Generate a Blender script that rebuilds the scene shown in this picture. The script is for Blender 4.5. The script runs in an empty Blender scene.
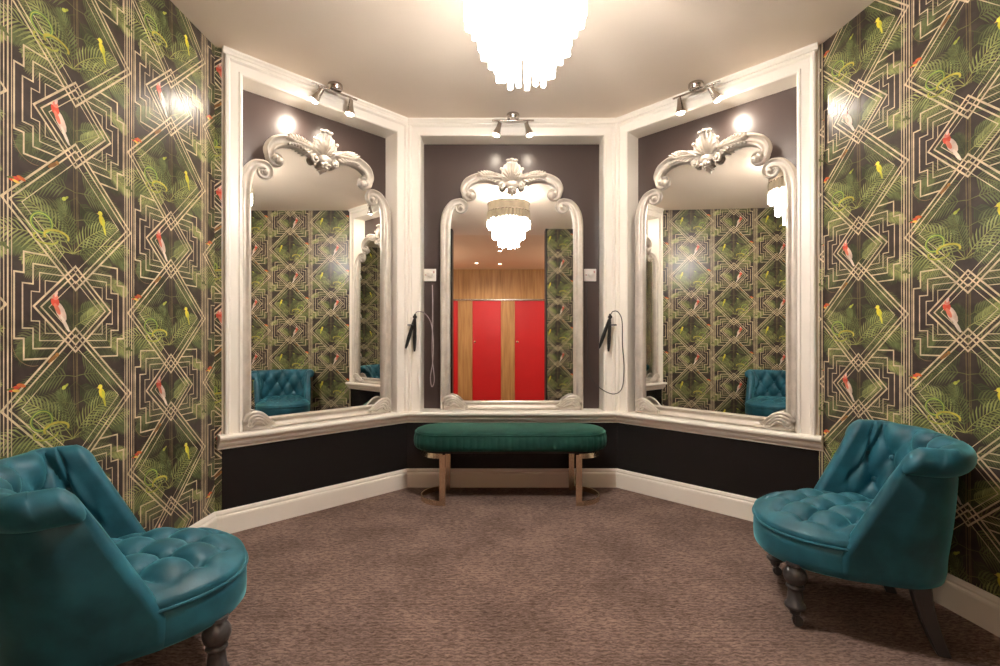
import bpy, bmesh, math, random
from mathutils import Vector, Matrix
PI = math.pi
S = bpy.context.scene
COL = S.collection
rnd = random.Random(7)

# ------------------------------------------------------------------ materials
def new_mat(name):
    m = bpy.data.materials.new(name); m.use_nodes = True
    nt = m.node_tree; nt.nodes.clear()
    out = nt.nodes.new('ShaderNodeOutputMaterial')
    b = nt.nodes.new('ShaderNodeBsdfPrincipled')
    nt.links.new(b.outputs[0], out.inputs[0])
    return m, nt, b
def mat(name, col, rough=.5, metal=0, spec=.5, coat=0, coat_rough=.1, sheen=0, sheen_col=None, emit=None, estr=0,
        noise=None, bump=None):
    """noise=(scale, amount) varies the base colour; bump=(scale, strength, dist)"""
    m, nt, b = new_mat(name)
    b.inputs['Base Color'].default_value = (*col, 1)
    b.inputs['Roughness'].default_value = rough
    b.inputs['Metallic'].default_value = metal
    b.inputs['Specular IOR Level'].default_value = spec
    b.inputs['Coat Weight'].default_value = coat
    b.inputs['Coat Roughness'].default_value = coat_rough
    b.inputs['Sheen Weight'].default_value = sheen
    b.inputs['Sheen Roughness'].default_value = .35
    if sheen_col: b.inputs['Sheen Tint'].default_value = (*sheen_col, 1)
    if emit:
        b.inputs['Emission Color'].default_value = (*emit, 1)
        b.inputs['Emission Strength'].default_value = estr
    tc = nt.nodes.new('ShaderNodeTexCoord')
    if noise:
        n = nt.nodes.new('ShaderNodeTexNoise'); n.inputs['Scale'].default_value = noise[0]
        n.inputs['Detail'].default_value = 4
        nt.links.new(tc.outputs['Object'], n.inputs['Vector'])
        mx = nt.nodes.new('ShaderNodeMix'); mx.data_type = 'RGBA'
        a = noise[1]
        mx.inputs[6].default_value = (*[c*(1-a) for c in col], 1)
        mx.inputs[7].default_value = (*[min(1, c*(1+a)) for c in col], 1)
        mr = nt.nodes.new('ShaderNodeMapRange'); mr.inputs[1].default_value = .35; mr.inputs[2].default_value = .65
        nt.links.new(n.outputs[0], mr.inputs[0])
        nt.links.new(mr.outputs[0], mx.inputs[0]); nt.links.new(mx.outputs[2], b.inputs['Base Color'])
    if bump:
        n2 = nt.nodes.new('ShaderNodeTexNoise'); n2.inputs['Scale'].default_value = bump[0]
        nt.links.new(tc.outputs['Object'], n2.inputs['Vector'])
        bp = nt.nodes.new('ShaderNodeBump'); bp.inputs['Strength'].default_value = bump[1]
        bp.inputs['Distance'].default_value = bump[2]
        nt.links.new(n2.outputs[0], bp.inputs['Height']); nt.links.new(bp.outputs[0], b.inputs['Normal'])
    return m

M = {}
M['ceiling'] = mat('ceiling_paint', (.83,.715,.605), .75, spec=.2, noise=(1.2,.03))
M['trim'] = mat('trim_satin_white', (.90,.85,.775), .30, spec=.45, noise=(3,.02))
M['panel'] = mat('aubergine_panel', (.052,.035,.031), .28, spec=.5, noise=(2,.08))
M['dado'] = mat('gloss_black_dado', (.011,.010,.010), .2, spec=.28, bump=(7,.08,.01))
M['silver'] = mat('champagne_silver_leaf', (.66,.60,.53), .36, metal=.32, spec=.55, noise=(14,.08), bump=(90,.15,.002))
M['glass'] = mat('mirror_silvering', (.84,.835,.81), 0.0, metal=1)
M['velvet'] = mat('teal_velvet', (.013,.088,.125), .46, spec=.3, sheen=.6, sheen_col=(.20,.72,.82), noise=(9,.30), bump=(260,.12,.001))
M['green'] = mat('green_velvet', (.009,.046,.035), .68, spec=.12, sheen=.4, sheen_col=(.3,.75,.6), noise=(10,.22), bump=(220,.1,.001))
M['legs'] = mat('charcoal_painted_wood', (.052,.048,.05), .30, spec=.5, noise=(8,.15))
M['gold'] = mat('brushed_brass', (.84,.68,.48), .22, metal=1, noise=(30,.08))
M['chrome'] = mat('satin_nickel', (.48,.43,.39), .24, metal=1)
M['black'] = mat('black_plastic', (.012,.011,.011), .35)
M['cord'] = mat('dark_cord', (.03,.026,.026), .5)
M['cord_grey'] = mat('grey_cord', (.34,.29,.29), .5)
M['plastic'] = mat('ivory_plastic', (.76,.72,.66), .3)
M['lamp'] = mat('lamp_face', (1,1,1), .4, emit=(1,.86,.68), estr=34)
M['crystal'] = mat('lit_crystal', (.9,.92,.93), .08, spec=.8, emit=(1,.95,.89), estr=8.0)  # glow put into the rods themselves; a random few dim ones give grey streaks
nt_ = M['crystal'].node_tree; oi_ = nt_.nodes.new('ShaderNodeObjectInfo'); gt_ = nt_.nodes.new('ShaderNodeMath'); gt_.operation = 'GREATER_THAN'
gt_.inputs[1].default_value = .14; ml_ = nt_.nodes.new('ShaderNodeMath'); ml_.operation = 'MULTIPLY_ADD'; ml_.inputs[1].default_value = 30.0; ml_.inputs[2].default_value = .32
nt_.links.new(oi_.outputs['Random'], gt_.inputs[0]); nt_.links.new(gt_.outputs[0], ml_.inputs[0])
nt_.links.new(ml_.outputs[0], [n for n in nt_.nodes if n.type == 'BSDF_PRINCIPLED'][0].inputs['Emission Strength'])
M['shade'] = mat('pleated_smoked_glass', (.85,.77,.63), .25, metal=.1, coat=.4, noise=(20,.1))
M['edge'] = mat('black_edge_trim', (.012,.011,.011), .4)
M['red'] = mat('red_laminate', (.50,.010,.014), .35, noise=(3,.03))
M['downlight'] = mat('downlight_face', (1,1,1), .4, emit=(1,.8,.55), estr=14)

def wood_mat():
    m, nt, b = new_mat('honey_oak_veneer')
    tc = nt.nodes.new('ShaderNodeTexCoord'); mp = nt.nodes.new('ShaderNodeMapping')
    mp.inputs['Scale'].default_value = (9,9,.7)
    n = nt.nodes.new('ShaderNodeTexNoise'); n.inputs['Scale'].default_value = 2.2; n.inputs['Detail'].default_value = 6
    cr = nt.nodes.new('ShaderNodeValToRGB')
    cr.color_ramp.elements[0].position = .3; cr.color_ramp.elements[0].color = (.30,.155,.055,1)
    cr.color_ramp.elements[1].position = .7; cr.color_ramp.elements[1].color = (.50,.29,.115,1)
    nt.links.new(tc.outputs['Object'], mp.inputs[0]); nt.links.new(mp.outputs[0], n.inputs['Vector'])
    nt.links.new(n.outputs[0], cr.inputs[0]); nt.links.new(cr.outputs[0], b.inputs['Base Color'])
    b.inputs['Roughness'].default_value = .4
    return m
M['wood'] = wood_mat()

def carpet_mat():
    m, nt, b = new_mat('brown_loop_carpet')
    L = nt.links
    tc = nt.nodes.new('ShaderNodeTexCoord')
    # worn large patches
    n1 = nt.nodes.new('ShaderNodeTexNoise'); n1.inputs['Scale'].default_value = 3.2; n1.inputs['Detail'].default_value = 5
    n1.inputs['Roughness'].default_value = .62
    L.new(tc.outputs['Object'], n1.inputs['Vector'])
    # rows of loops
    mp = nt.nodes.new('ShaderNodeMapping'); mp.inputs['Scale'].default_value = (38, 95, 38)
    L.new(tc.outputs['Object'], mp.inputs[0])
    n2 = nt.nodes.new('ShaderNodeTexNoise'); n2.inputs['Scale'].default_value = 1.0; n2.inputs['Detail'].default_value = 3
    n2.inputs['Distortion'].default_value = .4
    L.new(mp.outputs[0], n2.inputs['Vector'])
    wv = nt.nodes.new('ShaderNodeTexWave'); wv.wave_type = 'BANDS'; wv.bands_direction = 'Y'
    wv.inputs['Scale'].default_value = 18; wv.inputs['Distortion'].default_value = 9
    wv.inputs['Detail'].default_value = 2; wv.inputs['Detail Scale'].default_value = 2.5
    L.new(tc.outputs['Object'], wv.inputs['Vector'])
    mx = nt.nodes.new('ShaderNodeMix'); mx.data_type = 'FLOAT'; mx.inputs[0].default_value = .2
    L.new(n2.outputs[0], mx.inputs[2]); L.new(wv.outputs[1], mx.inputs[3])
    cr = nt.nodes.new('ShaderNodeValToRGB')
    cr.color_ramp.elements[0].position = .30; cr.color_ramp.elements[0].color = (.094,.060,.050,1)
    cr.color_ramp.elements[1].position = .70; cr.color_ramp.elements[1].color = (.262,.180,.152,1)
    L.new(mx.outputs[0], cr.inputs[0])
    mr = nt.nodes.new('ShaderNodeMapRange'); mr.inputs[1].default_value = .35; mr.inputs[2].default_value = .65
    mr.inputs[3].default_value = .70; mr.inputs[4].default_value = 1.12
    L.new(n1.outputs[0], mr.inputs[0])
    mu = nt.nodes.new('ShaderNodeVectorMath'); mu.operation = 'SCALE'
    L.new(cr.outputs[0], mu.inputs[0]); L.new(mr.outputs[0], mu.inputs['Scale'])
    L.new(mu.outputs[0], b.inputs['Base Color'])
    bp = nt.nodes.new('ShaderNodeBump'); bp.inputs['Strength'].default_value = .5; bp.inputs['Distance'].default_value = .006
    L.new(mx.outputs[0], bp.inputs['Height']); L.new(bp.outputs[0], b.inputs['Normal'])
    b.inputs['Roughness'].default_value = .95; b.inputs['Specular IOR Level'].default_value = .1
    return m
M['carpet'] = carpet_mat()

def paper_mat():
    m, nt, b = new_mat('printed_wallpaper')
    at = nt.nodes.new('ShaderNodeAttribute'); at.attribute_name = 'Ink'
    tc = nt.nodes.new('ShaderNodeTexCoord')
    n = nt.nodes.new('ShaderNodeTexNoise'); n.inputs['Scale'].default_value = 26; n.inputs['Detail'].default_value = 5
    nt.links.new(tc.outputs['Object'], n.inputs['Vector'])
    mr = nt.nodes.new('ShaderNodeMapRange'); mr.inputs[1].default_value = .3; mr.inputs[2].default_value = .7
    mr.inputs[3].default_value = .72; mr.inputs[4].default_value = 1.28
    nt.links.new(n.outputs[0], mr.inputs[0])
    mu = nt.nodes.new('ShaderNodeVectorMath'); mu.operation = 'SCALE'
    nt.links.new(at.outputs['Color'], mu.inputs[0]); nt.links.new(mr.outputs[0], mu.inputs['Scale'])
    nt.links.new(mu.outputs[0], b.inputs['Base Color'])
    b.inputs['Roughness'].default_value = .30; b.inputs['Specular IOR Level'].default_value = .34
    return m
M['paper'] = paper_mat()

# ------------------------------------------------------------------ helpers
def link(o): COL.objects.link(o); return o
def obj(name, bm, m, parent=None, smooth=True, label=None, angle=40):
    me = bpy.data.meshes.new(name)
    bmesh.ops.recalc_face_normals(bm, faces=bm.faces)
    bm.to_mesh(me); bm.free()
    if m is not None:
        for x in (m if isinstance(m, (list, tuple)) else [m]): me.materials.append(x)
    if smooth:
        me.polygons.foreach_set('use_smooth', [True]*len(me.polygons))
        try: me.set_sharp_from_angle(angle=math.radians(angle))
        except Exception: pass
    o = bpy.data.objects.new(name, me); link(o)
    if parent: o.parent = parent
    if label: o['label'] = label
    return o
def tag(o, label, cat, group=None):
    o['label'] = label; o['category'] = cat
    if group: o['group'] = group
    return o
def thing(name, label, cat, loc=(0,0,0), rotz=0, group=None):
    o = bpy.data.objects.new(name, None); link(o); o.empty_display_size = .1
    o.location = loc; o.rotation_euler = (0,0,rotz)
    return tag(o, label, cat, group)
def struct(name, bm, m, smooth=False, **k):
    o = obj(name, bm, m, smooth=smooth, **k); o['kind'] = 'structure'; return o
def dup(root, loc, rotz, label, group=None, scale=None):
    r = root.copy(); link(r); r.location = loc; r.rotation_euler = (0,0,rotz); r['label'] = label
    if scale: r.scale = scale
    if group: r['group'] = group
    for ch in list(root.children):
        c = ch.copy(); link(c); c.parent = r
        for g in ch.children:
            d = g.copy(); link(d); d.parent = c
    return r
def box(bm, c, s, rot=None, bev=0):
    g = bmesh.ops.create_cube(bm, size=1)
    vs = g['verts']
    if bev:
        bmesh.ops.scale(bm, vec=s, verts=vs)
        es = list({e for v in vs for e in v.link_edges})
        r = bmesh.ops.bevel(bm, geom=es, offset=bev, segments=3, affect='EDGES', profile=.5)
        vs = list({v for f in r['faces'] for v in f.verts} | {v for v in vs if v.is_valid})
        mt = (Matrix.Translation(c) @ (rot.to_4x4() if rot else Matrix()))
        bmesh.ops.transform(bm, matrix=mt, verts=vs)
        return vs
    mt = Matrix.Translation(c) @ (rot.to_4x4() if rot else Matrix()) @ Matrix.Diagonal((*s,1))
    bmesh.ops.transform(bm, matrix=mt, verts=vs)
    return vs
def lathe(bm, prof, seg=24, mt=None, cap=True):
    rings = []
    for r, z in prof:
        ring = []
        for k in range(seg):
            a = 2*PI*k/seg
            p = Vector((r*math.cos(a), r*math.sin(a), z))
            if mt: p = mt @ p
            ring.append(bm.verts.new(p))
        rings.append(ring)
    for i in range(len(rings)-1):
        for k in range(seg):
            bm.faces.new((rings[i][k], rings[i][(k+1)%seg], rings[i+1][(k+1)%seg], rings[i+1][k]))
    if cap:
        bm.faces.new(rings[0]); bm.faces.new(rings[-1])
    return rings
def tube(bm, pts, r, seg=10, closed=False):
    """tube along 3D points; r number or list"""
    P = [Vector(p) for p in pts]; n = len(P); rings = []
    up = Vector((0,0,1)); prev = None
    for i in range(n):
        if closed: t = P[(i+1)%n]-P[i-1]
        else: t = P[min(i+1,n-1)]-P[max(i-1,0)]
        t.normalize()
        if prev is None:
            a = t.cross(up)
            if a.length < 1e-3: a = t.cross(Vector((1,0,0)))
            a.normalize()
        else:
            a = prev - t*prev.dot(t)
            a.normalize()
        prev = a; b = t.cross(a)
        rr = r[i] if isinstance(r, (list,tuple)) else r
        rings.append([bm.verts.new(P[i]+a*rr*math.cos(2*PI*k/seg)+b*rr*math.sin(2*PI*k/seg)) for k in range(seg)])
    m = n if closed else n-1
    for i in range(m):
        A, B = rings[i], rings[(i+1)%n]
        for k in range(seg):
            bm.faces.new((A[k], A[(k+1)%seg], B[(k+1)%seg], B[k]))
    if not closed:
        bm.faces.new(rings[0]); bm.faces.new(rings[-1])
def spline(pts, n=8, closed=False):
    """Catmull-Rom through points"""
    P = [Vector(p) for p in pts]; out = []; m = len(P)
    for i in range(m if closed else m-1):
        if closed: p0,p1,p2,p3 = P[i-1],P[i],P[(i+1)%m],P[(i+2)%m]
        else: p0,p1,p2,p3 = P[max(i-1,0)],P[i],P[i+1],P[min(i+2,m-1)]
        for k in range(n):
            t = k/n
            out.append(.5*((2*p1)+(p2-p0)*t+(2*p0-5*p1+4*p2-p3)*t*t+(3*p1-p0-3*p2+p3)*t**3))
    if not closed: out.append(P[-1])
    return out
def plan_sweep(bm, pts, prof):
    """sweep a closed (offset into the room, z) profile along a plan polyline, mitred. room on the right-hand side of travel"""
    P = [Vector(p) for p in pts]; n = len(P); rings = []
    def nrm(a, b):
        d = (b-a).normalized(); return Vector((d.y, -d.x))
    for i in range(n):
        if i == 0: m = nrm(P[0],P[1]); k = 1
        elif i == n-1: m = nrm(P[-2],P[-1]); k = 1
        else:
            n1, n2 = nrm(P[i-1],P[i]), nrm(P[i],P[i+1]); m = (n1+n2).normalized(); k = 1/max(.3, m.dot(n1))
        rings.append([bm.verts.new((P[i].x+m.x*k*o, P[i].y+m.y*k*o, z)) for o, z in prof])
    L = len(prof)
    for i in range(n-1):
        for j in range(L):
            bm.faces.new((rings[i][j], rings[i+1][j], rings[i+1][(j+1)%L], rings[i][(j+1)%L]))
    bm.faces.new(rings[0]); bm.faces.new(rings[-1])
def wall_sweep(bm, path, prof, scale=None, yo=0):
    """sweep profile (n offset, proud) along a path in the local XZ plane; proud is towards -Y. scale per point"""
    P = [Vector(p) for p in path]; n = len(P); rings = []
    for i in range(n):
        if i == 0: d = (P[1]-P[0])
        elif i == n-1: d = (P[-1]-P[-2])
        else: d = (P[i]-P[i-1]).normalized()+(P[i+1]-P[i]).normalized()
        d.normalize(); m = Vector((-d.y, d.x))
        k = 1
        if 0 < i < n-1:
            e = (P[i]-P[i-1]).normalized(); k = 1/max(.4, d.dot(e))
        s = scale[i] if scale else 1
        rings.append([bm.verts.new((P[i].x+m.x*k*o*s, yo-q*s, P[i].y+m.y*k*o*s)) for o, q in prof])
    L = len(prof)
    for i in range(n-1):
        for j in range(L):
            bm.faces.new((rings[i][j], rings[i+1][j], rings[i+1][(j+1)%L], rings[i][(j+1)%L]))
    bm.faces.new(rings[0]); bm.faces.new(rings[-1])
def ellipsoid(bm, c, s, rot=None, seg=14, rings=8):
    g = bmesh.ops.create_uvsphere(bm, u_segments=seg, v_segments=rings, radius=1)
    mt = Matrix.Translation(c) @ (rot.to_4x4() if rot else Matrix()) @ Matrix.Diagonal((*s,1))
    bmesh.ops.transform(bm, matrix=mt, verts=g['verts'])

# ------------------------------------------------------------------ room numbers
H = 2.60; EYE = 1.04; CX = -.085
YF = 3.36
PL = [(-1.60,.20), (-1.60,2.515), (-1.572,2.533), (-.745,YF), (.745,YF), (1.600,2.505), (1.612,2.482), (1.806,.20)]
SILL = .537; REC = .13; TOP = 2.48

# floor and ceilings
bm = bmesh.new(); box(bm, (0,1.85,-.09), (4.4,3.8,.18)); struct('floor', bm, M['carpet'])
bm = bmesh.new(); box(bm, (0,-2.2,-.38), (6.2,4.3,.06)); struct('floor', bm, M['carpet'])
bm = bmesh.new(); box(bm, (0,-.055,-.26), (6.2,.02,.18)); struct('trim_19', bm, M['edge'])
bm = bmesh.new(); box(bm, (0,1.75,H+.05), (4.4,3.9,.1)); struct('ceiling', bm, M['ceiling'])
M['ceiling2'] = mat('washroom_ceiling_paint', (.82,.66,.50), .8, spec=.2)
bm = bmesh.new(); box(bm, (0,-2.1,H+.05), (6.2,3.8,.1)); struct('ceiling', bm, M['ceiling2'])

# ------------------------------------------------------------------ wallpaper artwork (vector tile)
TW, TR = .49, .655
def hexc(r, g, b):
    f = lambda c: ((c/255+.055)/1.055)**2.4 if c > 10 else c/255/12.92
    return (f(r), f(g), f(b))
BG = (.042,.029,.026); GOLD = (.60,.485,.33)
TILE = []      # (points, colour, height)
def poly(pts, col, z): TILE.append(([(p[0], p[1]) for p in pts], col, z*.1+len(TILE)*9e-7))
def stroke(pts, w, col, z):
    for a, b in zip(pts, pts[1:]):
        dx, dy = b[0]-a[0], b[1]-a[1]; l = math.hypot(dx, dy)
        if l < 1e-6: continue
        dx, dy = dx/l, dy/l; e = w*.5
        poly([(a[0]-dx*e-dy*e, a[1]-dy*e+dx*e), (a[0]-dx*e+dy*e, a[1]-dy*e-dx*e),
              (b[0]+dx*e+dy*e, b[1]+dy*e-dx*e), (b[0]+dx*e-dy*e, b[1]+dy*e+dx*e)], col, z)
def jit(c, a=.25):
    k = 1+rnd.uniform(-a, a); return (c[0]*k, c[1]*k, c[2]*k)
def frond(x, y, ang, length, curve, leaf, col, z, n=17, wid=.0031):
    k_ = 1.16 if col == BR else 1.06; length *= k_; leaf *= 1.12
    a = math.radians(ang); cv = math.radians(curve)/n; st = length/n; px, py = x, y; pts = [(x,y)]
    for i in range(n):
        a += cv; px += math.cos(a)*st; py += math.sin(a)*st; pts.append((px,py))
        t = (i+1)/n; L = leaf*(math.sin(PI*min(1,t*.86+.10))**.6)
        if t < .12: continue
        for sd in (-1, 1):
            b = a+sd*math.radians(58-26*t)
            # leaflets droop
            q = (px+math.cos(b)*L*.5, py+math.sin(b)*L*.5)
            b2 = b-sd*math.radians(12) if math.sin(b) > 0 else b
            e = (q[0]+math.cos(b2)*L*.5, q[1]+math.sin(b2)*L*.5-L*.14)
            nx, ny = -math.sin(b)*wid, math.cos(b)*wid
            c = jit(col)
            poly([(px-nx*.5,py-ny*.5), (q[0]-nx,q[1]-ny), e, (q[0]+nx,q[1]+ny), (px+nx*.5,py+ny*.5)], c, z)
    stroke(pts, .0028, (col[0]*1.25, col[1]*1.15, col[2]), z+.00005)
DK = (.050,.060,.027); MD = (.098,.116,.046); BR = (.235,.255,.095); OL = (.125,.128,.058)
F = [ # x, y, angle, length, curve, leaf, colour
 (0,-.14,160,.19,55,.062,DK),(0,-.14,20,.19,-55,.062,DK),(0,-.15,200,.17,30,.055,DK),(0,-.15,-20,.17,-30,.055,MD),
 (0,-.12,140,.20,75,.060,OL),(0,-.12,40,.20,-75,.060,OL),(0,-.12,95,.14,25,.05,DK),(0,-.12,80,.15,-30,.05,DK),
 (0,-.24,165,.20,50,.058,MD),(0,-.24,15,.20,-50,.058,MD),(0,-.26,215,.15,20,.05,DK),(0,-.26,-35,.15,-20,.05,DK),
 (0,.06,120,.14,70,.045,DK),(0,.06,60,.14,-70,.045,DK),(0,-.02,150,.12,40,.042,DK),(0,-.02,35,.14,-40,.048,MD),
 (0,-.06,30,.12,10,.042,BR),(0,.12,160,.17,45,.05,OL),(0,.12,20,.17,-45,.05,OL),
 (-.10,-.10,190,.11,40,.045,MD),(.12,-.11,-5,.12,-40,.045,BR),(.13,.10,20,.09,-60,.04,BR),
 (-.13,.20,170,.10,50,.04,MD),(.12,.22,10,.11,-50,.045,MD),
 (0,-.34,155,.19,55,.056,OL),(0,-.34,25,.19,-55,.056,MD),
 (-.01,-.46,150,.24,45,.07,BR),(-.01,-.46,120,.22,38,.065,BR),(-.01,-.46,95,.17,20,.055,MD),(-.01,-.46,172,.16,45,.05,BR),
 (-.01,-.46,60,.20,-45,.062,BR),(-.01,-.46,35,.22,-42,.062,BR),(-.01,-.46,15,.15,-40,.05,MD),
]
for i, f in enumerate(F): frond(*f, .0004+.00010*i)
for x in (-.006,.004,.009): stroke([(x,.1),(x-.002,-.12),(x+.003,-.46)], .0022, (.17,.13,.06), .0003)
zg = .0042
def diamond(cx, cy, a, w, z=None, asp=1.0):
    stroke([(cx-a,cy),(cx,cy+a*asp),(cx+a,cy),(cx,cy-a*asp),(cx-a,cy)], w, GOLD, z or zg)
diamond(0,0,.152,.0066); diamond(0,0,.127,.0052); diamond(0,0,.100,.0028)
for s in (-1,1):
    for a, w in ((.2525,.0066),(.228,.0052),(.190,.0028)):
        c = s*TR/2
        stroke([(-a,c),(0,c-s*a*1.03),(a,c)], w, GOLD, zg)
stp = [ [(.214,0),(.214,.105),(.184,.105),(.184,.172),(.103,.172)],
        [(.188,0),(.188,.072),(.154,.072),(.154,.138),(.070,.138)],
        [(.160,0),(.160,.048),(.132,.048),(.132,.112),(.050,.112)],
        [(.113,.040),(.113,.088),(.068,.088)] ]
for k, s in enumerate(stp):
    for sx in (-1,1):
        for sy in (-1,1):
            stroke([(sx*x, sy*y) for x, y in s], (.0056,.0048,.0034,.0028)[k], GOLD, zg-.0001)
for x, w in ((-.245,.0032),(-.233,.0050),(-.2215,.0026),(.233,.0050),(.2215,.0026)):
    stroke([(x,-TR/2),(x,TR/2)], w, GOLD, zg-.0002)
# birds, butterflies and snakes
def blob(pts, col, z=.0050): # convex pieces
    poly(pts, col, z)
def oval(cx, cy, a, b, rot, col, z=.0050, n=12):
    r = math.radians(rot)
    poly([(cx+a*math.cos(t)*math.cos(r)-b*math.sin(t)*math.sin(r), cy+a*math.cos(t)*math.sin(r)+b*math.sin(t)*math.cos(r))
          for t in [2*PI*k/n for k in range(n)]], col, z)
WHT = (.62,.47,.40); RED = (.60,.075,.04); YEL = (.66,.55,.045)
oval(-.058,-.012,.038,.0165,-62,WHT); oval(-.040,-.055,.032,.0065,-60,(.70,.60,.52),.0051)
oval(-.078,.020,.018,.0150,-65,RED,.0052); oval(-.070,-.004,.022,.008,-62,(.60,.16,.10),.0053)
oval(-.077,.036,.011,.010,0,(.66,.20,.15),.0054); oval(-.074,.047,.011,.005,70,(.72,.5,.44),.0055)
blob([(-.087,.038),(-.093,.030),(-.086,.031)], (.5,.4,.3), .0056)
oval(.112,-.312,.021,.0125,115,YEL); oval(.104,-.287,.010,.009,0,(.74,.64,.08),.0051)
oval(.122,-.340,.026,.0050,105,(.55,.50,.06),.0051); oval(.118,-.316,.014,.006,110,(.50,.50,.05),.0052)
blob([(.094,-.286),(.087,-.291),(.096,-.292)], (.6,.35,.1), .0052)
for dx, sy in ((0,1),):
    oval(-.212,-.262,.019,.0075,20,RED,.0052); oval(-.192,-.254,.015,.0060,-15,(.62,.14,.04),.0053)
    oval(-.208,-.269,.012,.0045,-10,(.75,.5,.1),.0054); oval(-.225,-.262,.012,.0035,10,(.12,.14,.04),.0054)
oval(.237,-.145,.016,.006,25,(.13,.14,.05),.0052); oval(.250,-.150,.012,.005,-30,(.10,.11,.04),.0052)
oval(-.085,-.172,.024,.0068,38,(.22,.10,.03),.0052); oval(-.070,-.160,.007,.007,0,(.34,.16,.04),.0053)
oval(-.045,-.275,.009,.0065,30,(.35,.38,.06),.0052); oval(-.035,-.268,.008,.004,40,(.30,.32,.05),.0053)
def ring(cx, cy, a, b, w, col, t0=0, t1=360, z=.0050, n=22):
    stroke([(cx+a*math.cos(math.radians(t0+(t1-t0)*k/n)), cy+b*math.sin(math.radians(t0+(t1-t0)*k/n))) for k in range(n+1)], w, col, z)
ring(-.125,-.378,.036,.032,.0090,(.10,.20,.06),0,360,.0050); ring(-.125,-.378,.037,.032,.0030,(.42,.46,.08),0,360,.0051)
ring(-.072,-.412,.044,.020,.0075,(.46,.38,.06),-10,200,.0052); ring(-.110,-.425,.042,.018,.0060,(.36,.36,.07),150,350,.0052)
ring(-.150,-.115,.070,.080,.0022,(.20,.13,.07),165,280,.0044)

def clip_poly(pts, x0, x1, y0, y1):
    def cut(P, f, inter):
        out = []
        for i in range(len(P)):
            a, b = P[i-1], P[i]; fa, fb = f(a), f(b)
            if fa != fb: out.append(inter(a, b))
            if fb: out.append(b)
        return out
    def ix(c): return lambda a, b: (c, a[1]+(b[1]-a[1])*(c-a[0])/(b[0]-a[0]))
    def iy(c): return lambda a, b: (a[0]+(b[0]-a[0])*(c-a[1])/(b[1]-a[1]), c)
    for f, i in ((lambda p: p[0] >= x0, ix(x0)), (lambda p: p[0] <= x1, ix(x1)), (lambda p: p[1] >= y0, iy(y0)), (lambda p: p[1] <= y1, iy(y1))):
        pts = cut(pts, f, i)
        if len(pts) < 3: return None
    return pts
def papered_wall(name, A, B, z0, z1, u_phase, v_phase, thick=.10, extra=None):
    """A, B plan points left to right as seen from the room; u_phase = distance from A of one column's centre"""
    A, B = Vector(A), Vector(B); d = (B-A); L = d.length; d.normalize(); n = Vector((d.y, -d.x))
    V, Fc, C = [], [], []
    def add(pts, col, h):
        i0 = len(V)
        for u, v in pts: V.append((A.x+d.x*u+n.x*h, A.y+d.y*u+n.y*h, v))
        Fc.append(tuple(range(i0, i0+len(pts)))); C.append(col)
    # the wall itself as a closed box
    def P(u, v, h): return (A.x+d.x*u+n.x*h, A.y+d.y*u+n.y*h, v)
    i0 = len(V); V += [P(0,z0,0),P(L,z0,0),P(L,z1,0),P(0,z1,0),P(0,z0,-thick),P(L,z0,-thick),P(L,z1,-thick),P(0,z1,-thick)]
    for q in ((0,1,2,3),(5,4,7,6),(4,0,3,7),(1,5,6,2),(3,2,6,7),(4,5,1,0)): Fc.append(tuple(i0+k for k in q)); C.append(BG)
    k0 = int(math.floor((-TW-u_phase)/TW)); k1 = int(math.ceil((L-u_phase+TW)/TW))
    for k in range(k0, k1+1):
        uc = u_phase+k*TW; vc0 = v_phase+(TR/2 if k % 2 else 0)
        j0 = int(math.floor((z0-vc0)/TR))-1; j1 = int(math.ceil((z1-vc0)/TR))+1
        for j in range(j0, j1+1):
            vc = vc0+j*TR
            if uc+.3 < 0 or uc-.3 > L: continue
            for pts, col, h in TILE:
                q = [(p[0]+uc, p[1]+vc) for p in pts]
                xs = [p[0] for p in q]; ys = [p[1] for p in q]
                if max(xs) < 0 or min(xs) > L or max(ys) < z0 or min(ys) > z1: continue
                if min(xs) < 0 or max(xs) > L or min(ys) < z0 or max(ys) > z1:
                    q = clip_poly(q, 0, L, z0, z1)
                    if not q: continue
                add(q, col, h)
    me = bpy.data.meshes.new(name); me.from_pydata(V, [], Fc); me.materials.append(M['paper'])
    ca = me.color_attributes.new('Ink', 'FLOAT_COLOR', 'CORNER')
    buf = []
    for f, c in zip(Fc, C): buf += [c[0], c[1], c[2], 1]*len(f)
    ca.data.foreach_set('color', buf)
    o = bpy.data.objects.new(name, me); link(o); o['kind'] = 'structure'
    return o
papered_wall('wall_left', (-1.60,.20), (-1.60,2.515), 0, H, 1.69-.20, 1.150)
papered_wall('wall_left_return', (-1.60,2.515), (-1.572,2.533), 0, H, .10, 1.150, thick=.06)
papered_wall('wall_right_return', (1.600,2.505), (1.612,2.482), 0, H, .25, 1.150, thick=.06)
papered_wall('wall_right', (1.612,2.482), (1.806,.20), 0, H, (2.482-1.778)*1.004, 1.150)
papered_wall('wall_back_right', (1.806,.20), (.575,.20), 0, H, .10, 1.47, thick=.16)
papered_wall('wall_back_left', (-.775,.20), (-1.60,.20), 0, H, .25, 1.15, thick=.16)
for i, x in enumerate((.565,-.765)):
    bm = bmesh.new(); box(bm, (x,.125,H/2), (.022,.185,H)); struct('trim_%d' % (20+i), bm, M['edge'])

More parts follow.
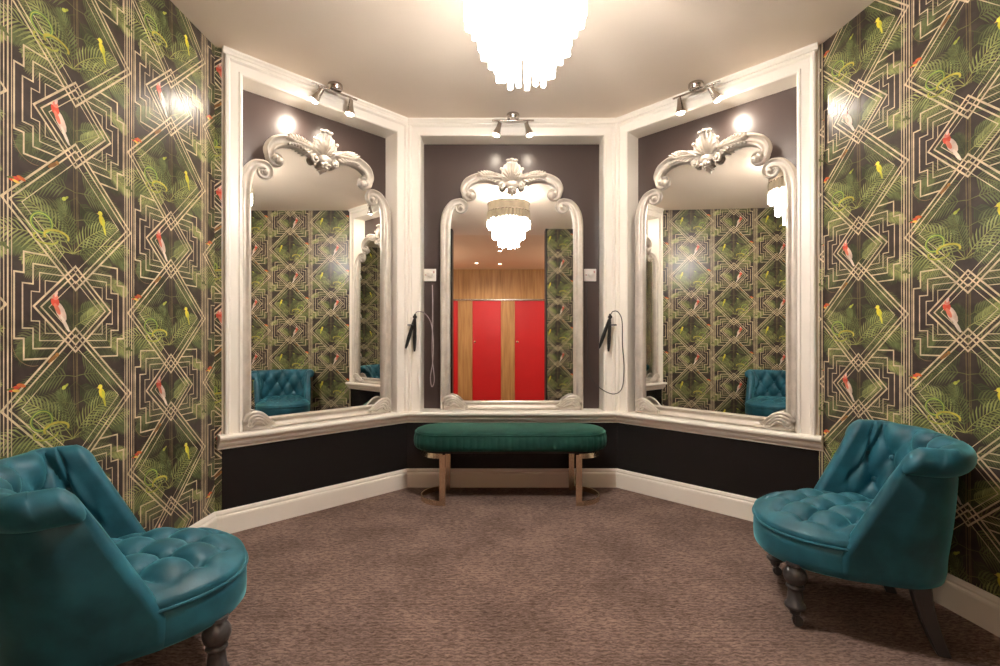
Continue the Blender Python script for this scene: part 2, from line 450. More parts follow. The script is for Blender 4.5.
# ------------------------------------------------------------------ bay: panels, reveals, architraves
R45 = math.radians(45)
BAYS = [ # name, centre, rotation, half length, opening x0, x1
 ('left', (-1.1585,2.9465), R45, .585, -.487, .492),
 ('centre', (0,YF), 0, .745, -.645, .645),
 ('right', (1.1725,2.9325), -R45, .605, -.512, .507)]
for bi, (nm, c, rot, hl, x0, x1) in enumerate(BAYS):
    mt = Matrix.Translation((*c,0)) @ Matrix.Rotation(rot, 4, 'Z')
    bm = bmesh.new()
    box(bm, ((x0+x1)/2, REC+.02, (SILL+TOP)/2), (x1-x0+.02, .04, TOP-SILL+.02))
    o = struct('wall_bay_'+nm, bm, M['panel']); o.matrix_world = mt
    # black dado below the sill
    bm = bmesh.new(); box(bm, (0, .075, .25), (2*hl, .15, .50))
    o = struct('wall_dado_'+nm, bm, M['dado']); o.matrix_world = mt
    # reveals and the white face around the opening
    bm = bmesh.new()
    def bx(a, b, y0, y1, z0, z1): box(bm, ((a+b)/2,(y0+y1)/2,(z0+z1)/2), (b-a,y1-y0,z1-z0))
    bx(-hl, x0, 0, REC+.02, SILL, H); bx(x1, hl, 0, REC+.02, SILL, H); bx(x0, x1, 0, REC+.02, TOP, H)
    wl, wr = x0+hl, hl-x1
    # stepped moulding, mitred round three sides
    def mould(pw, prof):
        pass
    w = .092
    prof = [(0,-.002),(0,.016),(.006,.022),(.016,.022),(.020,.014),(.060,.014),(.064,.020),(.070,.028),(.082,.028),(.088,.022),(.088,-.002)]
    path = [(x0,SILL),(x0,TOP),(x1,TOP),(x1,SILL)]
    wall_sweep(bm, path, prof)
    o = struct('trim_%d' % (bi+1), bm, M['trim']); o.matrix_world = mt
# slim cornice where the architraves meet the ceiling
bm = bmesh.new(); plan_sweep(bm, PL[2:6], [(0,H),(.034,H),(.034,H-.010),(.026,H-.018),(.020,H-.028),(0,H-.030)])
struct('trim_4', bm, M['trim'])
# window board: flat top with moulded nosing, running round the bay
prof = [(-REC,SILL),(.050,SILL),(.058,SILL-.006),(.060,SILL-.014),(.056,SILL-.024),(.046,SILL-.028),(.040,SILL-.034),(.036,SILL-.048),(.026,SILL-.062),(.014,SILL-.070),(.012,SILL-.080),(-.02,SILL-.080),(-REC,SILL-.030)]
bm = bmesh.new()
e = .022*.7071
plan_sweep(bm, [(-1.572-e,2.533-e), (-.745,YF), (.745,YF), (1.600+e,2.505-e)], prof)
o = struct('trim_5', bm, M['trim'], smooth=False)
# skirting boards
def skirt(name, pts):
    prof = [(0,0),(.020,0),(.020,.092),(.018,.100),(.012,.106),(.013,.114),(.009,.124),(.004,.130),(0,.130)]
    bm = bmesh.new(); plan_sweep(bm, pts, prof); struct(name, bm, M['trim'])
skirt('baseboard_left', PL[0:2]); skirt('baseboard_bay', [PL[1]]+PL[2:6]+[PL[6]]); skirt('baseboard_right', PL[6:8])
skirt('baseboard_back_right', [(1.806,.20),(.577,.20)]); skirt('baseboard_back_left', [(-.777,.20),(-1.60,.20)])

# ------------------------------------------------------------------ ornate mirrors
def volute(cx, cz, r0, a0, turns, sgn, n=26, r1=.008):
    out = []
    for k in range(n+1):
        t = k/n; r = r0*(1-t)+r1*t; a = a0+sgn*turns*2*PI*t
        out.append((cx+r*math.cos(a), cz+r*math.sin(a)))
    return out
def frame_side(bm, s):
    """s=-1 left, +1 right: stile, shoulder scroll and arch scroll"""
    prof = [(-.036,0),(-.036,.022),(-.031,.034),(-.024,.037),(-.017,.033),(-.012,.024),(-.002,.020),(.008,.024),(.014,.034),(.021,.040),(.029,.036),(.034,.024),(.034,0)]
    if s > 0: prof = [(-a,b) for a,b in prof]
    P = spline([(-.481,1.18,0),(-.481,1.26,0),(-.479,1.35,0),(-.462,1.432,0),(-.425,1.487,0),(-.378,1.502,0)], 7)
    P = [(p.x,p.y) for p in P if True]
    P = [(-.481,0)]+P
    v = volute(-.372,1.462,.040,math.radians(92),1.35,-1,30,.010)
    path = P[:-1]+v
    n1 = len(P)-1; sc = [1]*n1
    sc = [1 if p[1] < 1.40 else 1-.28*min(1,(p[1]-1.40)/.1) for p in P[:-1]]
    sc += [.72-.44*(k/30) for k in range(31)]
    path = [(-s*x, z) if s > 0 else (x, z) for x, z in path]
    if s > 0: path = [(abs(x) if True else x, z) for x, z in path]
    wall_sweep(bm, path, prof, sc)
    x, z = path[-1]; ellipsoid(bm, (x,-.022,z), (.016,.022,.016))
    # arch: from the crest outward and down, curling inward at its foot
    A = spline([(-.03,1.628,0),(-.09,1.652,0),(-.17,1.676,0),(-.25,1.670,0),(-.313,1.640,0),(-.341,1.596,0),(-.335,1.560,0)], 7)
    A = [(p.x,p.y) for p in A]
    v = volute(-.300,1.556,.036,math.radians(182),1.05,1,22,.012)
    path = A[:-1]+v
    sc = [.75+.25*min(1,k/12) for k in range(len(A)-1)]
    sc = [a*(1-.25*max(0,(k-28)/(len(A)-29))) for k, a in enumerate(sc)]
    sc += [.75-.40*(k/22) for k in range(23)]
    prof2 = [(-a,b+.004) for a,b in ([(-.036,-.004)]+prof[1:-1]+[(.034,-.004)])] if s < 0 else [(-a,b+.004) for a,b in prof]
    path = [(-x if s > 0 else x, z) for x, z in path]
    wall_sweep(bm, path, prof2, sc)
    x, z = path[-1]; ellipsoid(bm, (x,-.03,z), (.019,.024,.019))
    # toe scroll ball at the foot of the arch
    ellipsoid(bm, ((-1 if s < 0 else 1)*.288,-.024,1.541), (.026,.026,.024))
def petal(bm, x, z, ang, L, w, d=.02, lift=.03, ridge=True):
    """a leaf lobe lying in the wall plane, root at (x,z) pointing at ang degrees, tip curling forward"""
    a = math.radians(ang); n = 10; m = 8
    rows = []
    for i in range(n+1):
        t = i/n; ww = w*(math.sin(PI*min(.98,(t*.80+.14)))**.7); 
        if t > .97: ww *= .35
        cx = x+math.cos(a)*L*t; cz = z+math.sin(a)*L*t
        fy = -lift-d*(.4+.6*math.sin(PI*t*.9)) - (max(0,t-.7)*.05)
        row = []
        for j in range(m+1):
            q = -1+2*j/m
            yy = fy+d*(q*q)*.9+ (.25*d if abs(q) < .15 and ridge else 0)
            row.append(bm.verts.new((cx-math.sin(a)*ww*q, yy, cz+math.cos(a)*ww*q)))
        rows.append(row)
    back = []
    for row in (rows[0], rows[-1]): pass
    for i in range(n):
        for j in range(m):
            bm.faces.new((rows[i][j], rows[i][j+1], rows[i+1][j+1], rows[i+1][j]))
    # solid back
    br = [[bm.verts.new((v.co.x, -.002, v.co.z)) for v in (row[0], row[-1])] for row in rows]
    for i in range(n):
        bm.faces.new((rows[i][0], rows[i+1][0], br[i+1][0], br[i][0]))
        bm.faces.new((rows[i][m], br[i][1], br[i+1][1], rows[i+1][m]))
        bm.faces.new((br[i][0], br[i+1][0], br[i+1][1], br[i][1]))
    bm.faces.new([*rows[-1], br[-1][1], br[-1][0]]); bm.faces.new([*rows[0][::-1], br[0][0], br[0][1]])
def curl_disc(bm, x, z, r, s, y=-.03):
    v = volute(x, z, r*.80, math.radians(90), 1.4, s, 26, r*.12)
    tube(bm, [(a,y-.006-.010*(k/26),b) for k,(a,b) in enumerate(v)], [r*.26*(1-.35*k/26) for k in range(27)], 8)
    ellipsoid(bm, (x,y+.012,z), (r*.80,.012,r*.80)); ellipsoid(bm, (x,y-.010,z), (r*.26,.012,r*.26))
def make_mirror(label, loc, rotz, sx=1):
    t = thing('ornate_mirror', label, 'mirror', loc, rotz, None)
    bm = bmesh.new(); frame_side(bm, -1); frame_side(bm, 1)
    prof = [(0,0),(0,.022),(.006,.036),(.014,.038),(.022,.030),(.032,.020),(.044,.022),(.050,.034),(.058,.036),(.064,.024),(.064,0)]
    wall_sweep(bm, [(-.49,.0),(.49,.0)], prof)
    obj('frame', bm, M['silver'], t, angle=55)
    # mirror plate following the frame's line
    L = spline([(-.465,1.18,0),(-.465,1.26,0),(-.465,1.35,0),(-.45,1.42,0),(-.415,1.475,0),(-.37,1.49,0),(-.325,1.52,0),(-.33,1.585,0),(-.305,1.63,0),(-.25,1.655,0),(-.17,1.662,0),(-.09,1.642,0),(0,1.63,0)], 5)
    pl = [(-.465,.03)]+[(p.x,p.y) for p in L]; full = pl+[(-x,z) for x,z in pl[-2::-1]]
    bm = bmesh.new()
    fr = [bm.verts.new((x,-.010,z)) for x,z in full]; bk = [bm.verts.new((x,-.002,z)) for x,z in full]
    bm.faces.new(fr); bm.faces.new(bk[::-1])
    for i in range(len(full)): bm.faces.new((fr[i], bk[i], bk[(i+1)%len(full)], fr[(i+1)%len(full)]))
    obj('mirror_glass', bm, M['glass'], t, smooth=False)
    # crest: shell of fluted lobes over two curls and a drop
    bm = bmesh.new()
    # fluted shell body, scalloped rim curling forward
    nk, nr = 72, 12; rows = []
    for i in range(nr+1):
        tt = i/nr; row = []
        for k in range(nk+1):
            u = k/nk; a = math.radians(90-98*(u-.5)*1.55); q = u*9
            fl = abs(math.cos(PI*q))
            rim = (.132+.022*math.cos((u-.5)*PI*1.6))*(1-.055*fl)
            r = .02+(rim-.02)*tt
            y = -.014-.030*math.sin(PI*min(1,tt*.62+.1))-.020*(1-fl)*math.sin(PI*min(.95,tt+.1))-.022*max(0,tt-.75)*4*.6
            row.append(bm.verts.new((math.cos(a)*r*.74, y, 1.636+math.sin(a)*r)))
        rows.append(row)
    for A, B in zip(rows, rows[1:]):
        for k in range(nk): bm.faces.new((A[k],A[k+1],B[k+1],B[k]))
    bk = [bm.verts.new((v.co.x*.93, -.002, 1.636+(v.co.z-1.636)*.93)) for v in rows[-1]]
    for k in range(nk): bm.faces.new((rows[-1][k],rows[-1][k+1],bk[k+1],bk[k]))
    for k in (-1,0,1):
        ellipsoid(bm, (k*.026,-.060,1.790-.006*abs(k)), (.018,.013,.010))
    for k in (-2,2):
        a = math.radians(90-k*24); ellipsoid(bm, (math.cos(a)*.100,-.052,1.636+math.sin(a)*.134), (.013,.011,.011))
    ellipsoid(bm, (0,-.030,1.622), (.050,.028,.028))
    for s in (-1,1):
        curl_disc(bm, s*.066, 1.606, .031, -s, -.036)
        petal(bm, s*.03, 1.655, 90-s*62, .095, .013, d=.016, lift=.030)
    obj('crest', bm, M['silver'], t, angle=50)
    bm = bmesh.new()
    for a, L_ in ((-90,.085),(-62,.066),(-118,.066),(-35,.05),(-145,.05)):
        petal(bm, 0, 1.606, a, L_*.75, .0135, d=.020, lift=.030)
    for x, z, r in ((0,1.590,.018),(-.024,1.584,.012),(.024,1.584,.012),(0,1.563,.009)):
        ellipsoid(bm, (x,-.050,z), (r,.014,r*.85))
    obj('crest_drop', bm, M['silver'], t, angle=50)
    # acanthus leaves lying on the arch either side
    for s in (-1,1):
        bm = bmesh.new()
        for k in range(7):
            u = k/6; x = s*(.085+.125*u); z = 1.668+.020*math.sin(PI*u*.8)
            for dz, aa in ((.004,32),(-.016,-30)):
                ang = 0+aa if s > 0 else 180-aa
                petal(bm, x, z+dz, ang, .048-.010*u, .0115, d=.012, lift=.040, ridge=False)
        petal(bm, s*.07, 1.664, 5 if s > 0 else 175, .18, .011, d=.018, lift=.044)
        obj('leaf_spray', bm, M['silver'], t, angle=50)
    # corner scrolls at the foot
    for s in (-1,1):
        bm = bmesh.new()
        curl_disc(bm, s*.462, .040, .030, s, -.040)
        arc = [(s*(.49-.0),-.046,.055),(s*.475,-.052,.083),(s*.440,-.056,.097),(s*.400,-.054,.088),(s*.365,-.050,.062),(s*.335,-.044,.036),(s*.315,-.036,.026)]
        bx_, bz_ = s*.410, .012
        for f, r_ in ((1,.0115),(.80,.0105),(.60,.010),(.40,.009)):
            pa = [(bx_+(a-bx_)*f, b-.004*(1-f), bz_+(c-bz_)*f+.004) for a,b,c in arc]
            tube(bm, spline(pa, 6), [r_*(1-.55*max(0,(k-14)/22)) for k in range(37)], 10)
        curl_disc(bm, s*.478, .030, .022, s, -.040)
        box(bm, (s*.41,-.024,.022), (.15,.040,.040), bev=.008)
        obj('corner_scroll', bm, M['silver'], t, angle=50)
    if sx != 1: t.scale = (sx,1,1)
    return t
def bayloc(bi, x, y, z=0):
    nm, c, rot, hl, a, b = BAYS[bi]; d = Vector((x,y)); d.rotate(Matrix.Rotation(rot,2))
    return (c[0]+d.x, c[1]+d.y, z)
mm = make_mirror('tall silver scroll-framed mirror facing straight on above the green bench', bayloc(1,.0,.078,SILL), 0)
dup(mm, bayloc(0,-.015,.040,SILL), R45+math.radians(2.45), 'tall silver scroll-framed mirror in the angled bay left of the green bench', scale=(.955,1,1))
dup(mm, bayloc(2,.018,.040,SILL), -R45-math.radians(2.45), 'tall silver scroll-framed mirror in the angled bay right of the green bench', scale=(.975,1,1))

# ------------------------------------------------------------------ twin spotlights on the ceiling
def spot_head(parent, x, yaw, tilt):
    """head pointing downward then tilted; yaw about z, tilt from vertical (deg)"""
    bm = bmesh.new()
    mt = Matrix.Translation((x,0,-.092)) @ Matrix.Rotation(math.radians(yaw),4,'Z') @ Matrix.Rotation(math.radians(tilt),4,'X')
    prof = [(.006,.036),(.012,.034),(.014,.020),(.017,0),(.024,-.030),(.030,-.044),(.0305,-.050),(.027,-.050),(.025,-.044)]
    lathe(bm, prof, 20, mt)
    h = obj('lamp_head', bm, M['chrome'], parent)
    bm = bmesh.new(); lathe(bm, [(.0245,-.044),(.0245,-.050),(.022,-.056),(.016,-.061),(.006,-.064)], 20, mt); obj('lamp_face', bm, M['lamp'], h)
    bm = bmesh.new(); tube(bm, [(x,0,-.046),(x,0,-.062),(x,.004,-.070)], .006, 8)
    ellipsoid(bm, (x,.004,-.070), (.010,.010,.010)); obj('lamp_stem', bm, M['chrome'], parent)
    return mt
def make_spotbar(label, loc, rotz, yaws, energy):
    t = thing('spotlight_bar', label, 'spotlight', loc, rotz, None)
    bm = bmesh.new(); lathe(bm, [(.030,0),(.042,0),(.044,-.004),(.044,-.020),(.041,-.024),(.041,-.030),(.038,-.036),(.020,-.038)], 28)
    obj('ceiling_rose', bm, M['chrome'], t)
    bm = bmesh.new(); box(bm, (0,0,-.043), (.29,.014,.008), bev=.002); obj('mounting_bar', bm, M['chrome'], t)
    for x, (yaw, tilt), en in zip((-.10,.10), yaws, energy):
        mt = spot_head(t, x, yaw, tilt)
        ld = bpy.data.lights.new('spot', 'SPOT'); ld.energy = en; ld.color = (1,.87,.72)
        ld.spot_size = math.radians(166); ld.spot_blend = 1.0; ld.shadow_soft_size = .022
        lo = bpy.data.objects.new('spotlight_lamp', ld); link(lo)
        lo.matrix_world = Matrix.Translation(loc) @ Matrix.Rotation(rotz,4,'Z') @ mt @ Matrix.Translation((0,0,-.078))
    return t
make_spotbar('twin nickel spotlight on the ceiling above the middle mirror', bayloc(1,.005,-.085,H-.001), 0, [(80,20),(-80,20)], (2,2))
make_spotbar('twin nickel spotlight on the ceiling above the left angled mirror', bayloc(0,.01,-.085,H-.001), R45, [(50,36),(5,10)], (8,4))
make_spotbar('twin nickel spotlight on the ceiling above the right angled mirror', bayloc(2,-.01,-.085,H-.001), -R45, [(-5,10),(-50,36)], (4,8))

# ------------------------------------------------------------------ chandelier
CH = (.008,1.787)
ch = thing('chandelier', 'round tiered crystal chandelier glowing white under the ceiling', 'chandelier', (*CH,H))
bm = bmesh.new(); lathe(bm, [(.03,0),(.075,0),(.075,-.018),(.055,-.026),(.012,-.028),(.012,-.12)], 32); obj('ceiling_rose', bm, M['chrome'], ch)
bm = bmesh.new()
n = 150; rr = []
for z in (-.112,-.20,-.205,-.30):
    ring_ = []
    for k in range(n):
        a = 2*PI*k/n; r = .224 if z > -.201 else .226+.0045*(1 if (k//2) % 2 else -1)
        ring_.append(bm.verts.new((r*math.cos(a), r*math.sin(a), z)))
    rr.append(ring_)
for A, B in zip(rr, rr[1:]):
    for k in range(n): bm.faces.new((A[k],A[(k+1)%n],B[(k+1)%n],B[k]))
obj('drum_shade', bm, M['shade'], ch, angle=20)
bm = bmesh.new()
for r, z in ((.225,-.112),(.225,-.203),(.168,-.30),(.108,-.38),(.05,-.40)):
    tube(bm, [(r*math.cos(2*PI*k/48), r*math.sin(2*PI*k/48), z) for k in range(48)], .004, 6, closed=True)
for k in range(4):
    a = PI/4+PI/2*k; c_, s_ = math.cos(a), math.sin(a)
    tube(bm, [(0,0,-.11),(.225*c_,.225*s_,-.112)], .0035, 6)
    tube(bm, [(.168*c_,.168*s_,-.112),(.168*c_,.168*s_,-.30)], .003, 6)
    tube(bm, [(.108*c_,.108*s_,-.112),(.108*c_,.108*s_,-.38)], .003, 6)
obj('chrome_frame', bm, M['chrome'], ch)
pr = None
def prism(r, a, z0, z1, w):
    bm = bmesh.new()
    lathe(bm, [(w*.8,z0),(w,z0-.004),(w,z1+.003),(w*.8,z1)], 6, Matrix.Translation((r*math.cos(a), r*math.sin(a), 0)))
    obj('crystal_prism', bm, M['crystal'], ch, smooth=False)
for r, cnt, z0, z1, w in ((.220,44,-.285,-.362,.0098),(.166,32,-.30,-.472,.0100),(.106,19,-.38,-.560,.0100),(.045,5,-.40,-.575,.010)):
    for k in range(cnt):
        prism(r, 2*PI*k/cnt+.1, z0, z1+(.010 if k % 2 else -.006), w)
bm = bmesh.new(); lathe(bm, [(.02,-.13),(.10,-.14),(.11,-.18),(.11,-.26),(.06,-.28),(.06,-.30)], 24)
obj('lamp_cluster', bm, mat('chandelier_bulbs', (1,1,1), .4, emit=(1,.93,.85), estr=14), ch)
def plight(name, loc, e, col, r):
    ld = bpy.data.lights.new(name, 'POINT'); ld.energy = e; ld.color = col; ld.shadow_soft_size = r
    o = bpy.data.objects.new(name, ld); link(o); o.location = loc; return o
plight('chandelier_light_below', (*CH,2.10), 22, (1,.91,.82), .03)
plight('chandelier_light_above', (*CH,2.515), 25, (1,.93,.86), .07)

# ------------------------------------------------------------------ teal slipper chairs
def shell_path():
    """plan of the back's inner face, from near wing tip round the back to the other wing tip: (x, y, outward normal, arc s)"""
    xf, xb, hy, r = .055, -.220, .218, .145
    P = []
    def seg(p, q, n):
        for k in range(n):
            t = k/n; P.append((p[0]+(q[0]-p[0])*t, p[1]+(q[1]-p[1])*t))
    seg((xf,-hy),(xb+r,-hy),18)
    for k in range(20):
        a = -PI/2-PI/2*k/20; P.append((xb+r+r*math.cos(a), -hy+r+r*math.sin(a)))
    seg((xb,-hy+r),(xb,hy-r),34)
    for k in range(20):
        a = PI-PI/2*k/20; P.append((xb+r+r*math.cos(a), hy-r+r*math.sin(a)))
    seg((xb+r,hy),(xf,hy),18); P.append((xf,hy))
    out = []; s = 0
    for i, p in enumerate(P):
        a = P[max(0,i-1)]; b = P[min(len(P)-1,i+1)]
        d = Vector((b[0]-a[0], b[1]-a[1])).normalized(); n = Vector((d.y,-d.x))
        if n.dot(Vector((p[0]+.05,p[1]))) < 0: n = -n
        if i: s += math.hypot(p[0]-P[i-1][0], p[1]-P[i-1][1])
        out.append([p[0], p[1], n, s])
    for o in out: o[3] -= s/2
    return out, s
SH, SLEN = shell_path()
def puff(p, q):
    return (abs(math.sin(PI*p)*math.sin(PI*q)))**.45
def smooth(a, b, x):
    t = max(0,min(1,(x-a)/(b-a))); return t*t*(3-2*t)
ZB = .455; SA = .118; SZ = .205
def back_point(i, off, z, tufted=False):
    x, y, n, s = SH[i]
    wing = smooth(SLEN/2-.30, SLEN/2, abs(s))
    zz = max(0, z-.30)
    lean = .10*zz*(1-wing)+.06*zz*wing
    o = off+lean
    if tufted:
        p = s/SA+(z-ZB)/SZ; q = s/SA-(z-ZB)/SZ
        fade = smooth(.34,.42,z)*(1-smooth(SLEN/2-.13, SLEN/2-.04, abs(s)))
        k = puff(p, q)
        dp, dq = abs(p-round(p)), abs(q-round(q))
        pit = math.exp(-((dp*dp+dq*dq)/.03))
        o += fade*(-.028*k+.014+.016*pit)
    X = x+n.x*o-wing*zz*.50; Y = y+n.y*o
    return Vector((X, Y, z))
def chair_back_bm():
    bm = bmesh.new()
    T = .062; cr = .046; cz = .648; co = .048
    prof = []   # (offset, z, tufted)
    for k in range(22): prof.append((0, .27+(cz-.27)*k/22, True))
    for k in range(17):
        a = PI-(1.5*PI)*k/16
        prof.append((co+cr*math.cos(a), cz+cr*math.sin(a), k < 7))
    for k in range(1,15):
        z = (cz-cr)-((cz-cr)-.222)*k/14
        prof.append((T-.006+.006*math.sin(PI*k/14) - (.004 if k == 14 else 0), z, False))
    prof.append((T-.02,.219,False))
    rings = []
    N = len(SH)
    def section(i, shrink=0, fwd=0):
        ring_ = []
        for o, z, tf in prof:
            mid = .031 if z < .59 else .050
            oo = o+(mid-o)*shrink
            z2 = z
            if z > .59: z2 = z+(.648-z)*shrink
            p = back_point(i, oo, z2, tf and shrink == 0)
            p.x += fwd
            ring_.append(bm.verts.new(p))
        return ring_
    rings.append(section(0,.75,.021)); rings.append(section(0,.42,.0175)); rings.append(section(0,.16,.010))
    for i in range(N): rings.append(section(i))
    rings.append(section(N-1,.16,.010)); rings.append(section(N-1,.42,.0175)); rings.append(section(N-1,.75,.021))
    L = len(prof)
    for i in range(len(rings)-1):
        for j in range(L-1):
            bm.faces.new((rings[i][j],rings[i+1][j],rings[i+1][j+1],rings[i][j+1]))
    bm.faces.new(rings[0]); bm.faces.new(rings[-1])
    return bm
def seat_r(th):
    c, s = math.cos(th), math.sin(th)
    if c >= 0: a, b, e = .300, .270, 2.35
    else: a, b, e = .255, .268, 3.2
    return 1/((abs(c)/a)**e+(abs(s)/b)**e)**(1/e)
SG = .078
def seat_z(x, y, rad):
    p = (x+y)/(2*SG); q = (x-y)/(2*SG)
    k = puff(p,q); dp, dq = abs(p-round(p)), abs(q-round(q))
    pit = math.exp(-((dp*dp+dq*dq)/.022))
    f = 1-smooth(.70,.92,rad)
    dome = .066*(1-rad**4)
    return .342+dome+f*(.028*k-.018-.018*pit)+(1-f)*.004
def seat_bm():
    bm = bmesh.new(); NT, NR = 128, 40
    c = bm.verts.new((0,0,seat_z(0,0,0))); rings = []
    for i in range(1, NR+1):
        rad = i/NR; ring_ = []
        for k in range(NT):
            th = 2*PI*k/NT; R = seat_r(th)*rad; x, y = R*math.cos(th), R*math.sin(th)
            ring_.append(bm.verts.new((x,y,seat_z(x,y,rad))))
        rings.append(ring_)
    for k in range(NT): bm.faces.new((c, rings[0][k], rings[0][(k+1)%NT]))
    for d, z in ((1.006,.328),(.992,.322)):
        rings.append([bm.verts.new((seat_r(2*PI*k/NT)*d*math.cos(2*PI*k/NT), seat_r(2*PI*k/NT)*d*math.sin(2*PI*k/NT), z)) for k in range(NT)])
    for A, B in zip(rings, rings[1:]):
        for k in range(NT): bm.faces.new((A[k],A[(k+1)%NT],B[(k+1)%NT],B[k]))
    bm.faces.new(rings[-1])
    return bm
def chair_base_bm():
    bm = bmesh.new(); NT = 96; rings = []
    for d, z in ((.93,.224),(.985,.221),(1.004,.228),(1.010,.255),(1.008,.29),(.998,.322),(.96,.326)):
        rings.append([bm.verts.new((seat_r(2*PI*k/NT)*d*math.cos(2*PI*k/NT), seat_r(2*PI*k/NT)*d*math.sin(2*PI*k/NT), z)) for k in range(NT)])
    for A, B in zip(rings, rings[1:]):
        for k in range(NT): bm.faces.new((A[k],A[(k+1)%NT],B[(k+1)%NT],B[k]))
    bm.faces.new(rings[0]); bm.faces.new(rings[-1])
    return bm
def make_chair(label, loc, rotz):
    t = thing('slipper_chair', label, 'chair', loc, rotz, None)
    sb = obj('seat_base', chair_base_bm(), M['velvet'], t, angle=70)
    st = obj('seat', seat_bm(), M['velvet'], t, angle=80)
    bm = bmesh.new(); NT = 96
    tube(bm, [(seat_r(2*PI*k/NT)*1.008*math.cos(2*PI*k/NT), seat_r(2*PI*k/NT)*1.008*math.sin(2*PI*k/NT), .3245) for k in range(NT)], .0055, 8, closed=True)
    obj('piping', bm, M['velvet'], st)
    bk = obj('backrest', chair_back_bm(), M['velvet'], t, angle=70)
    bb = bmesh.new(); ellipsoid(bb, (0,0,0), (.011,.011,.006), seg=12, rings=8)
    b0 = obj('tufting_button', bb, M['velvet'], st); used = False
    for i in range(-4,6):
        for j in range(-4,6):
            x, y = SG*(i+j), SG*(i-j); r = math.hypot(x,y)/seat_r(math.atan2(y,x)) if (x or y) else 0
            if r > .80 or x < -.16: continue
            b = b0 if not used else b0.copy()
            if used: link(b); b.parent = st
            used = True; b.location = (x,y,seat_z(x,y,r)+.002)
    for row, par in ((0,0),(1,1)):
        z = ZB+row*SZ/2
        for k in range(-3,4):
            s = (k+.5*par)*SA
            if abs(s) > .34: continue
            i = min(range(len(SH)), key=lambda q: abs(SH[q][3]-s))
            p = back_point(i, .014, z); n = SH[i][2]
            b = b0.copy(); link(b); b.parent = bk; b.location = p
            b.rotation_euler = Vector((-n.x,-n.y,.12)).to_track_quat('Z','Y').to_euler()
    for s in (-1,1):
        bm = bmesh.new()
        lathe(bm, [(.030,.205),(.031,.196),(.022,.192),(.030,.184),(.0375,.170),(.0385,.158),(.034,.144),(.023,.134),(.029,.130),(.030,.124),(.023,.118),(.0235,.110),(.0275,.074),(.033,.070),(.0345,.064),(.032,.058),(.020,.054),(.018,.040),(.013,.036)], 28, Matrix.Translation((.195,s*.200,0)) @ Matrix.Diagonal((1,1,1.13,1)))
        lg = obj('front_leg', bm, M['legs'], t, angle=50)
        bm = bmesh.new()
        lathe(bm, [(.006,-.009),(.0175,-.009),(.0185,-.005),(.0185,.005),(.0175,.009),(.006,.009)], 20, Matrix.Translation((.187,s*.200,.0185)) @ Matrix.Rotation(PI/2,4,'X'))
        for q in (-1,1): box(bm, (.191,s*.200+q*.0125,.028), (.012,.003,.026))
        box(bm, (.194,s*.200,.041), (.022,.028,.004))
        obj('caster', bm, M['legs'], lg, angle=50)
    for s in (-1,1):
        bm = bmesh.new(); rings = []
        for k in range(9):
            u = k/8; z = .240*(1-u); x = -.165-.060*u**1.7; w = .027-.010*u
            y = s*(.200+.012*u)
            rings.append([bm.verts.new((x+a*w*1.05, y+b*w, z)) for a,b in ((1,.8),(.8,1),(-.8,1),(-1,.8),(-1,-.8),(-.8,-1),(.8,-1),(1,-.8))])
        for A, B in zip(rings, rings[1:]):
            for k in range(8): bm.faces.new((A[k],A[(k+1)%8],B[(k+1)%8],B[k]))
        bm.faces.new(rings[0]); bm.faces.new(rings[-1])
        obj('rear_leg', bm, M['legs'], t, angle=30)
    return t
def dup3(root, loc, rotz, label):
    def cp(o, par):
        c = o.copy(); link(c); c.parent = par
        for q in o.children: cp(q, c)
        return c
    kids = list(root.children); r = root.copy(); link(r)
    for k in kids: cp(k, r)
    r.location = loc; r.rotation_euler = (0,0,rotz); r['label'] = label; return r
c1 = make_chair('teal velvet buttoned slipper chair by the right-hand wall, all its legs in view', (1.246,1.846,0), math.atan2(.36,-.93))
dup3(c1, (-1.192,1.425,0), math.atan2(.62,.785), 'teal velvet buttoned slipper chair by the left-hand wall, cut off by the picture edge')

# ------------------------------------------------------------------ green oval bench
bn = thing('oval_bench', 'long oval green velvet bench on brass hoop legs under the middle mirror', 'bench', (-.018,3.125,0))
def stadium(hw, hd, n=24):
    """half length hw incl. round ends, half depth hd"""
    out = []
    c = hw-hd*1.0
    for k in range(n+1):
        a = -PI/2+PI*k/n; out.append((c+hd*math.cos(a), hd*math.sin(a)))
    for k in range(n+1):
        a = PI/2+PI*k/n; out.append((-c+hd*math.cos(a), hd*math.sin(a)))
    return out
def resample(P, N):
    P = P+[P[0]]; d = [0]
    for a, b in zip(P, P[1:]): d.append(d[-1]+math.hypot(b[0]-a[0], b[1]-a[1]))
    out = []; j = 0
    for k in range(N):
        s = d[-1]*k/N
        while d[j+1] < s: j += 1
        t = (s-d[j])/max(1e-9, d[j+1]-d[j]); out.append((P[j][0]+(P[j+1][0]-P[j][0])*t, P[j][1]+(P[j+1][1]-P[j][1])*t))
    return out
bm = bmesh.new(); N = 480; nf = 68
outl = resample(stadium(.625,.188), N)
def inset(P, d):
    out = []
    for i in range(len(P)):
        a, b = P[i-1], P[(i+1)%len(P)]; t = Vector((b[0]-a[0], b[1]-a[1])).normalized()
        out.append((P[i][0]-t.y*d, P[i][1]+t.x*d))
    return out
rings = []
